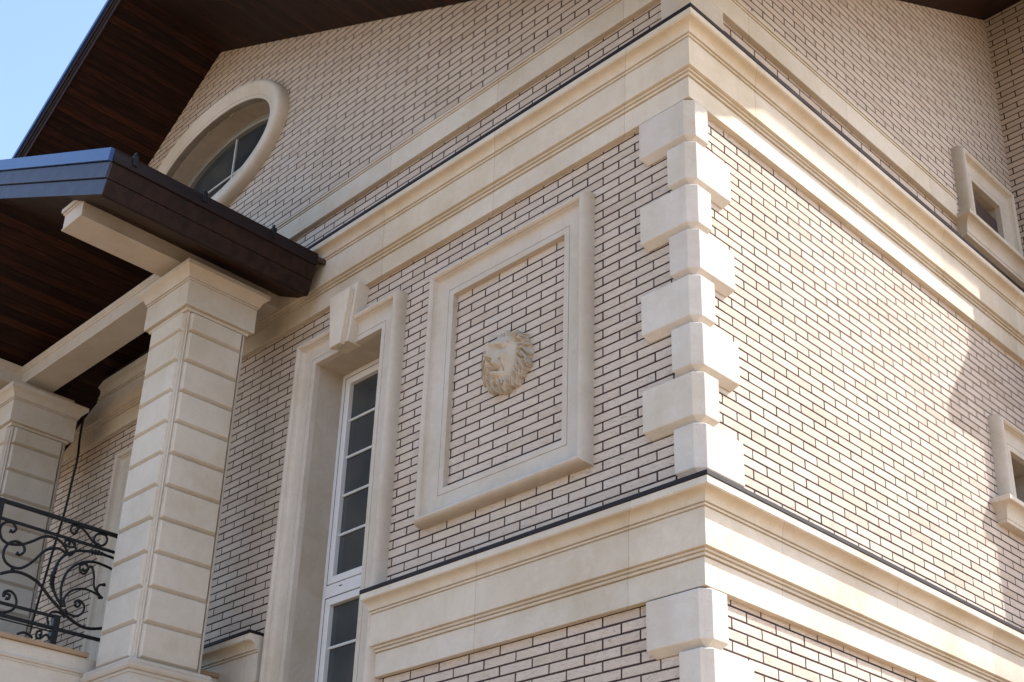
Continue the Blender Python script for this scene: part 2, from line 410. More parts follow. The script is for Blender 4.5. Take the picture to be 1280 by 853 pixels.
# plain rendered walls that close the house at the back and below
def plain_wall(*q):
    bm = bmesh.new(); box(bm, *q); hp(finish(bm, 'rear_wall', STONE, house))
plain_wall(-12, WX-.001, 10, 10.2, -4.4, 7.5); plain_wall(-12.1, -12, YW+.01, 10, -4.4, 4.2)
plain_wall(-12, -YW-.012, YW+.02, .12, -4.4, -3.0); plain_wall(-.3, -YW-.012, .12, 10, -4.4, -3.0)
plain_wall(-.25, WX-.02, 5.262, 5.4, -4.4, 3.4); plain_wall(WX-.15, WX-.02, 5.4, 10, -4.4, 7.5); plain_wall(-.25, WX-.02, 5.262, 5.4, 3.4, 7.55)
# ---- cornices
def cornice_profile(z):      # z = bottom of the plate
    return [(0, z), (.002, z+.003), (.002, z+.168), (-.006, z+.169), (-.006, z+.175), (.015, z+.176), (.016, z+.191), (.011, z+.192), (.011, z+.196), (.031, z+.197),
            (.032, z+.209), (.028, z+.210), (.028, z+.213), (.054, z+.215), (.055, z+.218), (.055, z+.444), (.050, z+.446), (.050, z+.450), (.065, z+.451), (.066, z+.463), (.061, z+.464), (.061, z+.468),
            (.078, z+.469), (.080, z+.474), (.084, z+.490), (.092, z+.504), (.104, z+.515), (.120, z+.522), (.138, z+.526), (.148, z+.527), (.150, z+.531), (.155, z+.533), (.155, z+.577), (.150, z+.580)]
def flashing_profile(z): return [(.159, z), (.161, z+.003), (.161, z+.028), (.156, z+.032)]
cn = corner_sweep('cornice', STONE_R, house, cornice_profile(-.245), -2.93, 5.25, smooth=True); hp(cn)
hp(corner_sweep('metal_flashing', FLASH, house, flashing_profile(.333), -2.94, 5.25, inner=-.05))
hp(corner_sweep('cornice', STONE_R, house, cornice_profile(3.21), -12, 5.25, smooth=True))
hp(corner_sweep('metal_flashing', FLASH, house, flashing_profile(3.788), -12, 5.25, inner=-.05))
hp(straight('cornice', STONE_R, house, cornice_profile(-.245), FL, -5.35, -4.303, smooth=True))
hp(straight('metal_flashing', FLASH, house, flashing_profile(.333), FL, -5.35, -4.31, inner=-.05))
def string_profile(z):
    return [(0, z), (.003, z+.004), (.003, z+.192), (-.003, z+.194), (-.003, z+.199), (.008, z+.201), (.010, z+.212), (.004, z+.214), (.004, z+.218), (.018, z+.220), (.020, z+.238), (.012, z+.244)]
hp(corner_sweep('string_course', STONE_R, house, string_profile(4.25), -12, 3.86, smooth=True))
# corner pier under the string course
bm = bmesh.new()
prism(bm, [(-.22,.06),(-.22,-.001),(-.062,-.001),(.001,.062),(.001,.435),(-.06,.435),(-.06,.06)], lambda a, b, t: (a, b, t), 3.84, 4.252)
hp(finish(bm, 'corner_pier', STONE, house, bevel=.003))
bm = bmesh.new()
prism(bm, [(-.22,.06),(-.22,-.001),(-.062,-.001),(.001,.062),(.001,.435),(-.06,.435),(-.06,.06)], lambda a, b, t: (a, b, t), 4.49, 4.62)
hp(finish(bm, 'corner_pier', STONE, house, bevel=.003))
# ---- quoin blocks
def quoin(z1, hgt, xl, yr, d=.016, c=.056):
    bm = bmesh.new(); z0 = z1-hgt
    def plan(i, e): return [(-xl+e, .07), (-xl+e, -d+i), (d-c, -d+i), (d-i, -d+c), (d-i, yr-e), (-.07, yr-e), (-.07, .07)]
    lv = [(z0+.002, .050, .030), (z0+.044, .002, .003), (z0+.050, 0, 0), (z1-.014, 0, 0), (z1-.009, .003, .002), (z1-.003, .012, .003)]
    rings = [[bm.verts.new((a, b, z)) for a, b in plan(i, e)] for z, i, e in lv]
    for r in range(len(rings)-1):
        for k in range(7): bm.faces.new((rings[r][k], rings[r][(k+1) % 7], rings[r+1][(k+1) % 7], rings[r+1][k]))
    bm.faces.new(rings[0][::-1]); bm.faces.new(rings[-1])
    hp(finish(bm, 'quoin_block', STONE_Q, house, bevel=.003))
for k in range(8): quoin(3.203 - .3455*k, .3455, (.425, .187)[k % 2], (.178, .405)[k % 2])
for k in range(6): quoin(-.250 - .3455*k, .3455, (.420, .187)[k % 2], (.178, .405)[k % 2])
# ---- mouldings round openings and the wall panel
MOULD = [(0, -.052), (0, -.008), (.003, .018), (.010, .042), (.020, .058), (.033, .065), (.046, .063), (.057, .054), (.062, .044), (.063, .034), (.069, .033),
         (.073, .022), (.082, .011), (.096, .004), (.120, 0), (.176, 0), (.192, .0005), (.193, -.005), (.1965, -.005), (.1975, .001), (.243, .001), (.245, -.001), (.245, -.0505)]
hp(frame_sweep('wall_panel_frame', STONE, house, MOULD, FL, -2.532, -.885, .778, 2.88))

def window_unit(name, F, u0, u1, z0, z1, depth, mullion=None, bars=(), sash=.055, fr=.05, arch_open=False):
    """frame, sash, pane and glazing bars in the opening; returns the empty"""
    wn = grp(name, F((u0+u1)/2, -depth, z0)); inv = wn.matrix_basis.inverted() @ Matrix.Translation((0,0,0))
    inv = Matrix.Translation(-Vector(F((u0+u1)/2, -depth, z0)))
    def sub(o): o.matrix_parent_inverse = inv; return o
    def ring(nm, a0, a1, b0, b1, wd, h0, h1, mat):
        bm = bmesh.new()
        obox(bm, F, a0, a0+wd, h0, h1, b0, b1); obox(bm, F, a1-wd, a1, h0, h1, b0, b1)
        obox(bm, F, a0+wd, a1-wd, h0, h1, b1-wd, b1); obox(bm, F, a0+wd, a1-wd, h0, h1, b0, b0+wd)
        return sub(finish(bm, nm, mat, wn, merge=False, bevel=.004))
    return wn, sub, ring
def reveal(name, mat, F, u0, u1, z0, z1, d0, d1, parent=None):
    bm = bmesh.new(); T = .03
    obox(bm, F, u0-T, u0, d1, d0, z0, z1+T); obox(bm, F, u1, u1+T, d1, d0, z0, z1+T)
    obox(bm, F, u0, u1, d1, d0, z1, z1+T); obox(bm, F, u0, u1, d1, d0, z0-T, z0)
    return finish(bm, name, mat, parent or house, merge=False)

# ---- tall window with keystone
hp(frame_sweep('window_surround', STONE, house, MOULD, FL, WX0-.245, WX1+.245, WZB, WZT+.245, open_bottom=True))
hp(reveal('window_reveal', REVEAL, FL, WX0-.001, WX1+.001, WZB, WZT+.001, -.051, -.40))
wn, sub, ring = window_unit('tall_window', FL, WX0, WX1, WZB, WZT, .30)
H0, H1 = -.36, -.295
def tall():
    # fixed frame, dark gasket gap, sashes
    ring('frame', WX0, WX1, WZB, WZT, .042, H0, H1, PVC)
    bm = bmesh.new(); obox(bm, FL, WX0+.042, WX1-.042, H0, H1+.004, .655, .76); sub(finish(bm, 'transom', PVC, wn, bevel=.004))
    for (z0, z1, n) in ((.768, WZT-.050, 5), (WZB+.05, .647, 9)):
        o = ring('sash', WX0+.052, WX1-.052, z0, z1, .060, H0, H1+.003, PVC)
        g0, g1, b0, b1 = WX0+.112, WX1-.112, z0+.060, z1-.060
        bm = bmesh.new(); obox(bm, FL, g0, g1, H0+.02, H0+.026, b0, b1); sub(finish(bm, 'pane', GLASS, wn))
        st = .3465
        zz = [b1 - st*(i+1) for i in range(n) if b1 - st*(i+1) > b0+.1]
        for z in zz:
            bm = bmesh.new(); obox(bm, FL, g0, g1, H0+.028, H0+.042, z-.011, z+.011); sub(finish(bm, 'glazing_bar', MUNT, wn, bevel=.003))
    bm = bmesh.new(); obox(bm, FL, WX0+.041, WX0+.053, H0+.001, H1-.001, WZB, WZT-.04); obox(bm, FL, WX1-.053, WX1-.041, H0+.001, H1-.001, WZB, WZT-.04); obox(bm, FL, WX0+.053, WX1-.053, H0+.001, H1-.001, WZT-.053, WZT-.041)
    obox(bm, FL, WX0+.053, WX1-.053, H0+.001, H1-.001, .645, .656)
    sub(finish(bm, 'gasket', SEAL, wn, merge=False))
    bm = bmesh.new(); obox(bm, FL, -3.80, -3.765, H1, H1+.008, .72, .727); sub(finish(bm, 'drain_cap', SEAL, wn))
tall()
bm = bmesh.new()
zb, zt = 2.668, 3.125; 
def trap(bm, x0t, x1t, x0b, x1b, y0, y1, zb, zt):
    v = [bm.verts.new(p) for p in ((x0b,y0,zb),(x1b,y0,zb),(x1t,y0,zt),(x0t,y0,zt),(x0b,y1,zb),(x1b,y1,zb),(x1t,y1,zt),(x0t,y1,zt))]
    for q in ((0,1,2,3),(7,6,5,4),(0,4,5,1),(3,2,6,7),(0,3,7,4),(1,5,6,2)): bm.faces.new([v[i] for i in q])
trap(bm, -3.745, -3.417, -3.675, -3.487, -.078, .06, zb, 3.208)
ks = finish(bm, 'keystone', STONE, house, bevel=.004); hp(ks)
bm = bmesh.new(); trap(bm, -3.722, -3.452, -3.660, -3.522, -.130, -.078, zb-.028, zt+.02)
hp(finish(bm, 'keystone_face', STONE, house, bevel=.004))

# ---- balcony door behind the columns
hp(frame_sweep('door_surround', STONE, house, MOULD, FL, DX0-.245, DX1+.245, .1, DZT+.245, open_bottom=True))
hp(reveal('door_reveal', REVEAL, FL, DX0-.001, DX1+.001, .1, DZT+.001, -.051, -.40))
wn, sub, ring = window_unit('balcony_door', FL, DX0, DX1, .1, DZT, .30)
for a, b in ((DX0, (DX0+DX1)/2), ((DX0+DX1)/2, DX1)):
    ring('sash', a+.01, b-.01, .12, DZT-.02, .09, -.34, -.28, PVC)
    bm = bmesh.new(); obox(bm, FL, a+.1, b-.1, -.33, -.322, .21, DZT-.11); sub(finish(bm, 'pane', GLASS, wn))
    for i in range(1, 6):
        z = .21 + (DZT-.32)*i/6
        bm = bmesh.new(); obox(bm, FL, a+.1, b-.1, -.318, -.304, z-.011, z+.011); sub(finish(bm, 'glazing_bar', MUNT, wn))
# ---- oval window
OC = (-6.38, 6.03)
def oval_ring(bm, prof, n=96):
    rings = []
    for w_, h_ in prof:
        rings.append([bm.verts.new((OC[0] + (1.345-w_)*math.cos(2*math.pi*i/n), -h_, OC[1] + (.790-w_)*math.sin(2*math.pi*i/n))) for i in range(n)])
    for r in range(len(rings)-1):
        for i in range(n): bm.faces.new((rings[r][i], rings[r][(i+1) % n], rings[r+1][(i+1) % n], rings[r+1][i]))
bm = bmesh.new()
oval_ring(bm, [(0,-.052),(0,-.005),(.004,.022),(.014,.046),(.03,.062),(.05,.070),(.072,.071),(.095,.064),(.12,.050),(.15,.038),(.180,.033),(.183,.027),(.187,.027),(.190,.031),(.222,.029),(.226,.022),(.226,-.05)])
hp(finish(bm, 'oval_surround', STONE, house, smooth=True, angle=32))
wn = grp('oval_window', (OC[0], .28, OC[1])); inv = Matrix.Translation((-OC[0], -.28, -OC[1]))
def sub(o): o.matrix_parent_inverse = inv; return o
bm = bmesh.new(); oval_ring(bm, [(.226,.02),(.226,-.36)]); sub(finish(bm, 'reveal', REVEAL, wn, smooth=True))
bm = bmesh.new(); oval_ring(bm, [(.228,-.25),(.262,-.25),(.262,-.262),(.268,-.262),(.268,-.25),(.300,-.256),(.300,-.31)]); sub(finish(bm, 'frame', plain('grey window frame', (.24,.24,.23), .4, 0, .5, .05), wn, smooth=True, angle=30))
bm = bmesh.new(); oval_ring(bm, [(.298,-.30),(.78,-.30)], 96); 
sub(finish(bm, 'pane', GLASS, wn))
bm = bmesh.new(); obox(bm, FL, OC[0]-.032, OC[0]-.012, -.298, -.28, OC[1]-.50, OC[1]+.50); sub(finish(bm, 'glazing_bar', MUNT, wn))
bm = bmesh.new(); obox(bm, FL, OC[0]-1.05, OC[0]+1.05, -.297, -.281, OC[1]+.0, OC[1]+.02); sub(finish(bm, 'glazing_bar', MUNT, wn))
# ---- small side windows with sills
SILL = [(0, 0), (.030, .002), (.034, .008), (.034, .030), (.040, .034), (.044, .070), (.054, .104), (.074, .130), (.100, .146), (.118, .150), (.124, .156), (.124, .188), (.118, .196)]
def side_window(zs, zt):
    hp(frame_sweep('window_surround', STONE, house, MOULD, FR, SWY0-.245, SWY1+.245, zs, zt+.245, open_bottom=True))
    bm = bmesh.new(); pr = SILL + [(-.3, .196), (-.3, 0)]; a0, a1 = SWY0-.41, SWY1+.41; b = .12
    # sill with returned ends: a swept profile closed by mitred ends
    rings = []
    for s in (0, 1):
        u = (a0, a1)[s]; sg = (1, -1)[s]
        rings.append([bm.verts.new(FR(u + sg*(.124 - max(0, d)), d, zs-.196+z)) for d, z in pr])
    n = len(pr)
    for i in range(n): bm.faces.new((rings[0][i], rings[0][(i+1) % n], rings[1][(i+1) % n], rings[1][i]))
    for s in (0, 1):
        back = [bm.verts.new(FR((a0, a1)[s] + (1, -1)[s]*(.124 - max(0, d)), -.05, zs-.196+z)) for d, z in SILL]
        for i in range(len(SILL)-1): bm.faces.new((rings[s][i], rings[s][i+1], back[i+1], back[i]))
    hp(finish(bm, 'window_sill', STONE, house, smooth=True, angle=30))
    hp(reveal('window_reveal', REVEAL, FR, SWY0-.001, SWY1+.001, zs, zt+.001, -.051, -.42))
    wn, sub, ring = window_unit('side_window', FR, SWY0, SWY1, zs, zt, .32)
    ring('frame', SWY0, SWY1, zs, zt, .045, -.40, -.33, PVC)
    bm = bmesh.new(); obox(bm, FR, SWY0+.045, SWY1-.045, -.38, -.374, zs+.045, zt-.045); sub(finish(bm, 'pane', GLASS, wn))
side_window(4.30, 4.885); side_window(1.55, 2.11)
# ---- wing: cornice and plate that return round its corner, eaves above
bm = bmesh.new(); obox(bm, FL, .45, WX+.26, -5.25-.3+.0, -4.99, 4.40, 4.56)
bm.free()
bm = bmesh.new(); box(bm, .45, WX+.26, 4.99, 7.5, 4.40, 4.56); hp(finish(bm, 'wing_cornice', STONE, house, bevel=.01))
bm = bmesh.new(); box(bm, .45, WX+.08, 5.17, 7.5, 3.22, 3.42); hp(finish(bm, 'wing_cornice', STONE, house, bevel=.01))

# ================================================================= ROOFS
def uv_slope(me, fn):
    uvl = me.uv_layers.new(name='UVMap')
    for lp in me.loops: uvl.data[lp.index].uv = fn(me.vertices[lp.vertex_index].co)
def soffit(poly, zf, uvf, th, parent, name='soffit', mat=None):
    bm = bmesh.new(); A = [bm.verts.new((x, y, zf(x, y))) for x, y in poly]; B = [bm.verts.new((x, y, zf(x, y)+th)) for x, y in poly]; n = len(poly)
    bm.faces.new(A); bm.faces.new(B[::-1])
    for i in range(n): bm.faces.new((A[i], A[(i+1) % n], B[(i+1) % n], B[i]))
    o = finish(bm, name, mat or WOOD, parent, merge=False); uv_slope(o.data, uvf); return o
roof = grp('main_roof', (-6.62, 0, 7.7)); rinv = Matrix.Translation((6.62, 0, -7.7))
def rp(o): o.matrix_parent_inverse = rinv; return o
zA = lambda x, y: 7.735 - .489*(x+6.62)
zAL = lambda x, y: 7.735 + .668*(x+6.62)
zB = lambda x, y: 4.565 + .567*y
YR = -1.17
rp(soffit([(-6.62,YR),(1.38,YR),(-.05,.05),(-.05,.1),(-6.62,.1)], zA, lambda c: (c.x*1.113, c.y), .05, roof))
rp(soffit([(-6.62,YR),(-6.62,.1),(-13,.1),(-13,YR)], zAL, lambda c: (c.x*1.2, c.y), .05, roof))
rp(soffit([(1.38,YR),(1.6,YR),(1.6,5.25),(-.05,5.25),(-.05,.05)], zB, lambda c: (c.y*1.15, c.x), .05, roof))
rp(soffit([(-.05,3.6),(2.56,3.6),(2.56,11),(-.05,11)], lambda x, y: 7.545 if y > 5 else 7.545, lambda c: (c.y, c.x), .05, roof))
# metal covering above
rp(soffit([(-6.62,YR-.02),(1.4,YR-.02),(-.055,.06),(-.055,9.9),(-6.62,9.9)], lambda x, y: zA(x, y)+.056, lambda c: (c.x, c.y), .17, roof, 'roof_covering', ROOFM))
rp(soffit([(-6.62,YR-.02),(-6.62,10.5),(-13,10.5),(-13,YR-.02)], lambda x, y: zAL(x, y)+.056, lambda c: (c.x, c.y), .17, roof, 'roof_covering', ROOFM))
rp(soffit([(1.4,YR-.02),(1.62,YR-.02),(1.62,5.25),(-.05,5.25),(-.05,.12)], lambda x, y: zB(x, y)+.056, lambda c: (c.x, c.y), .17, roof, 'roof_covering', ROOFM))
rp(soffit([(-.07,3.58),(2.58,3.58),(2.58,11),(-.07,11)], lambda x, y: 7.6, lambda c: (c.x, c.y), .2, roof, 'roof_covering', ROOFM))
def rake(zf, x0, x1, yf, bands, parent, fix, inv_ends=None):
    for nm, o0, o1, yo, mat in bands:
        bm = bmesh.new()
        pts = [(x0, zf(x0, 0)+o0), (x1, zf(x1, 0)+o0), (x1, zf(x1, 0)+o1), (x0, zf(x0, 0)+o1)]
        prism(bm, pts, lambda a, b, t: (a, t, b), yf-yo, yf+.004)
        o = finish(bm, nm, mat, parent, bevel=.003); fix(o)
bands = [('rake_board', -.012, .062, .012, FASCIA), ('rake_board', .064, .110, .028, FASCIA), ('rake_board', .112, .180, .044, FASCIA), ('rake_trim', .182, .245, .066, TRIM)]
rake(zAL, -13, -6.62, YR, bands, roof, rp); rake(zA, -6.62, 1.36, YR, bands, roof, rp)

# ================================================================= PORCH: columns, beams, gable roof
CY = -.715; CX = (-4.765, -7.93)
def loft_square(bm, cx, cy, lv):
    rings = [[bm.verts.new((cx+sx*h, cy+sy*h, z)) for sx, sy in ((-1,-1),(1,-1),(1,1),(-1,1))] for z, h in lv]
    for r in range(len(rings)-1):
        for k in range(4): bm.faces.new((rings[r][k], rings[r][(k+1) % 4], rings[r+1][(k+1) % 4], rings[r+1][k]))
    bm.faces.new(rings[0][::-1]); bm.faces.new(rings[-1])
def column(cx):
    c = grp('stone_column', (cx, CY, -4.4)); inv = Matrix.Translation((-cx, -CY, 4.4))
    def sub(o): o.matrix_parent_inverse = inv; return o
    # shaft: core with chamfered arrises, then raised blocks on each face
    bm = bmesh.new(); h = .276; k = .022
    P8 = [(-h+k,-h),(h-k,-h),(h,-h+k),(h,h-k),(h-k,h),(-h+k,h),(-h,h-k),(-h,-h+k)]
    prism(bm, [(cx+a, CY+b) for a, b in P8], lambda a, b, t: (a, b, t), -.04, 2.98)
    g = .309
    for fx in range(4):
        ca, sa = (1, 0, -1, 0)[fx], (0, 1, 0, -1)[fx]
        R_ = lambda u, d, z: (cx + u*ca + d*sa, CY + u*sa - d*ca, z)
        # narrow fillet beside each arris
        for sgn in (-1, 1):
            a0, a1 = sorted((sgn*.272, sgn*.262))
            obox(bm, R_, a0, a1, .27, .290, -.03, 2.95)
        for i in range(11):
            z0 = -.03 + .279*i + .002; z1 = min(z0 + .275, 2.944)
            if z1 - z0 < .05: continue
            w0, e = .259, .022
            A = [(-w0, (.2735), z0), (w0, (.2735), z0), (w0, (.2735), z1), (-w0, (.2735), z1)]
            B = [(-w0+e, g, z0+e*1.15), (w0-e, g, z0+e*1.15), (w0-e, g, z1-e*.5), (-w0+e, g, z1-e*.5)]
            va = [bm.verts.new(R_(*p)) for p in A]; vb = [bm.verts.new(R_(*p)) for p in B]
            bm.faces.new(vb)
            for q in range(4): bm.faces.new((va[q], va[(q+1) % 4], vb[(q+1) % 4], vb[q]))
    sub(finish(bm, 'shaft', STONE_C, c, merge=False, bevel=.0025, segs=1))
    bm = bmesh.new()
    lv = [(2.945,.300),(2.972,.302),(2.974,.331),(2.978,.335),(3.200,.335),(3.203,.331),(3.207,.331),(3.209,.341),(3.219,.343),(3.221,.338),(3.225,.338),(3.227,.350),(3.238,.352),
          (3.250,.356),(3.266,.363),(3.282,.374),(3.296,.388),(3.304,.398),(3.308,.404),(3.312,.408),(3.352,.408),(3.357,.403),(3.362,.30),(3.439,.29)]
    loft_square(bm, cx, CY, lv); sub(finish(bm, 'capital', STONE_C, c, smooth=True, angle=26))
    bm = bmesh.new()
    lv = [(-4.4,.325),(-.150,.325),(-.146,.333),(-.130,.335),(-.127,.330),(-.122,.330),(-.120,.342),(-.108,.352),(-.090,.357),(-.080,.357),(-.076,.350),(-.070,.345),(-.066,.347),(-.050,.347),(-.042,.340),(-.038,.318),(-.032,.312)]
    loft_square(bm, cx, CY, lv); sub(finish(bm, 'pedestal', STONE_C, c, smooth=True, angle=26))
for cx in CX: column(cx)
# beams
def beam_prof(hw, z): return [(-hw-.006, z), (-hw-.006, z+.012), (-hw, z+.016), (-hw, z+.145), (-hw-.008, z+.147), (-hw-.012, z+.160), (-hw-.012, z+.166), (-hw-.022, z+.172), (-hw-.026, z+.21),
                             (hw+.026, z+.21), (hw+.022, z+.172), (hw+.012, z+.166), (hw+.012, z+.160), (hw+.008, z+.147), (hw, z+.145), (hw, z+.016), (hw+.006, z+.012), (hw+.006, z)]
def end_ring(bm, x, y0, z):   # moulding returned across the beam's front end
    for d, a, b in ((.006, 0, .012), (.012, .150, .166), (.026, .172, .209)):
        box(bm, x-.158-d, x+.158+d, y0-d, y0+.002, z+a, z+b)
for cx in CX:
    bm = bmesh.new(); prism(bm, [(cx+a, b) for a, b in beam_prof(.158, 3.441)], lambda a, b, t: (a, t, b), -1.985, .03 if cx > -6 else -.60)
    end_ring(bm, cx, -1.985, 3.441)
    hp(finish(bm, 'porch_beam', STONE_C, house, merge=False, bevel=.002, segs=1))
bm = bmesh.new(); prism(bm, [(-.812+a, b) for a, b in beam_prof(.142, 3.442)], lambda a, b, t: (t, a, b), -7.77, -4.925)
hp(finish(bm, 'porch_beam', STONE_C, house, merge=False, bevel=.002, segs=1))
# roof
PX = -6.3475; PE = -4.03; PK = .48
pr = grp('porch_roof', (PX, -1, 4.4)); pinv = Matrix.Translation((-PX, 1, -4.4))
def pp(o): o.matrix_parent_inverse = pinv; return o
zR = lambda x, y: 3.30 + PK*(PE-x)
zL = lambda x, y: 3.30 + PK*(x-(2*PX-PE))
YP0, YP1 = -2.09, .03
pp(soffit([(PX,YP0),(PE,YP0),(PE,-.147),(PE-.55,YP1),(PX,YP1)], zR, lambda c: (c.x*1.11, c.y), .03, pr))
pp(soffit([(2*PX-PE-.35,YP0),(PX,YP0),(PX,YP1),(2*PX-PE-.35,YP1)], zL, lambda c: (c.x*1.11, c.y), .03, pr))
LV = [(0, 0), (.145, .042), (.150, .036), (.295, .078), (.305, .085), (.413, .090)]   # (rise above the soffit line, outward shift)
def fascia_boards(side):
    X = lambda x: x if side > 0 else 2*PX-x
    for (o0, s0), (o1, s1), nm, mat, ex in ((LV[0], LV[1], 'fascia_board', FASCIA, .0), (LV[2], LV[3], 'fascia_board', FASCIA, .004)):
        bm = bmesh.new()
        za, zb_ = 3.30 + o0 - PK*s0, 3.30 + o1 - PK*s1
        pts = [(X(PE+s0+ex), za), (X(PE+s1+ex), zb_), (X(PE+s1-.03), zb_), (X(PE+s0-.03), za)]
        prism(bm, pts, lambda a, b, t: (a, t, b), YP0+.001, -.145)
        pp(finish(bm, nm, mat, pr, bevel=.003))
    bm = bmesh.new()   # metal drip edge / gutter
    pts = [(X(PE+.070), 3.556), (X(PE+.100), 3.560), (X(PE+.104), 3.600), (X(PE+.100), 3.652), (X(PE+.108), 3.668), (X(PE+.09), 3.676), (X(PE-.02), 3.70), (X(PE+.03), 3.60)]
    prism(bm, pts, lambda a, b, t: (a, t, b), YP0-.012, -.155)
    pp(finish(bm, 'gutter_edge', FLASH, pr, bevel=.002))
fascia_boards(1)
# covering
bm = bmesh.new()
zt = lambda x: zR(x, 0)+.405 if x > PX else zL(x, 0)+.405
pts = [(2*PX-PE-.085, zt(2*PX-PE-.085)), (PX, zt(PX)), (PE+.085, zt(PE+.085)), (PE+.085, zt(PE+.085)-.05), (PX, zt(PX)-.06), (2*PX-PE-.085, zt(2*PX-PE-.085)-.05)]
prism(bm, pts, lambda a, b, t: (a, t, b), YP0-.01, YP1+.01); pp(finish(bm, 'roof_covering', ROOFM, pr))
# rake bands on the front
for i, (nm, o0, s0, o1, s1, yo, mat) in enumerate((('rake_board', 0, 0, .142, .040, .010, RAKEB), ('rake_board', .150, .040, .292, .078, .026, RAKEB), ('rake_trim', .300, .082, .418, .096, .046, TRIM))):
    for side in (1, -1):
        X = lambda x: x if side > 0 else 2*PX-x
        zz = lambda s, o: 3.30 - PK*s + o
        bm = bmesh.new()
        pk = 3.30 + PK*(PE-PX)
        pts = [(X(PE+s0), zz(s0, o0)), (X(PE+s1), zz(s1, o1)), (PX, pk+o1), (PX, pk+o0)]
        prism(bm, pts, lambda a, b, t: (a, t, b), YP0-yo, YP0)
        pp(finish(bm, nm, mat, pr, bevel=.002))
# little brackets of the snow rail along the eave
for y in (-1.93, -1.30, -.62):
    bm = bmesh.new()
    box(bm, PE+.085, PE+.118, y-.02, y+.02, 3.60, 3.70); box(bm, PE+.075, PE+.108, y-.005, y+.005, 3.68, 3.735); box(bm, PE+.02, PE+.100, y-.02, y+.02, 3.68, 3.70)
    pp(finish(bm, 'gutter_bracket', IRON, pr, merge=False, bevel=.003))

# ---- balcony: front bay and its side wall
bal = grp('balcony', (-6.3, -1.5, -4.4)); binv = Matrix.Translation((6.3, 1.5, 4.4))
def bp_(o): o.matrix_parent_inverse = binv; return o
BX = -5.15
def bay(x0, x1, y0, y1, nm='bay_wall'):
    bm = bmesh.new(); xc, yc, hx, hy = (x0+x1)/2, (y0+y1)/2, (x1-x0)/2, (y1-y0)/2
    lv = [(-4.4,0),(-.062,0),(-.060,.006),(-.050,.008),(-.046,.004),(-.042,.004),(-.040,.014),(-.026,.020),(-.020,.014),(-.014,.006),(-.008,0),(.088,0)]
    rings = [[bm.verts.new((xc+sx*(hx+o), yc+sy*(hy+o), z)) for sx, sy in ((-1,-1),(1,-1),(1,1),(-1,1))] for z, o in lv]
    for r in range(len(rings)-1):
        for k in range(4): bm.faces.new((rings[r][k], rings[r][(k+1) % 4], rings[r+1][(k+1) % 4], rings[r+1][k]))
    bm.faces.new(rings[0][::-1]); bm.faces.new(rings[-1])
    bp_(finish(bm, nm, STONE_C, bal, smooth=True, angle=30))
bay(-7.55, BX, -3.1, -.42); bay(-7.9, -4.85, -.46, .03)
bm = bmesh.new(); box(bm, -7.60, BX+.025, -3.13, -1.03, .090, .128)
bp_(finish(bm, 'coping', COPING, bal, bevel=.006))
bm = bmesh.new(); box(bm, -7.9, -4.825, -.40, .02, .0895, .1275); bp_(finish(bm, 'coping', COPING, bal, bevel=.006))

# ================================================================= THINGS ON THE HOUSE
# ---- wrought iron railing
rail = empty('wrought_iron_railing', (-5.2, -1.45, .128), label='black wrought iron balcony railing with curling scrolls beside the stone column', cat='railing')
ivr = Matrix.Translation((5.2, 1.45, -.128))
def rl(o): o.matrix_parent_inverse = ivr; return o
RXp = -5.2
V3 = lambda p: Vector((RXp, p[0], p[1]))
def bar(nm, x0, x1, y0, y1, z0, z1):
    bm = bmesh.new(); box(bm, x0, x1, y0, y1, z0, z1); rl(finish(bm, nm, IRON, rail, bevel=.003))
bar('handrail', RXp-.02, RXp+.02, -3.05, -.45, 1.132, 1.158)
bar('rail', RXp-.011, RXp+.011, -3.05, -.45, .993, 1.015)
bar('rail', RXp-.011, RXp+.011, -3.05, -1.31, .350, .372)
bar('rail', RXp-.015, RXp+.015, -3.05, -.45, .258, .282)
bar('rail', RXp-.006, RXp+.006, -3.05, -1.32, .236, .246)
bar('post', RXp-.026, RXp+.026, -1.335, -1.285, .128, .372)
bar('post', RXp-.02, RXp+.02, -1.925, -1.885, .128, 1.132)
bar('post', RXp-.02, RXp+.02, -3.05, -3.01, .128, 1.158)
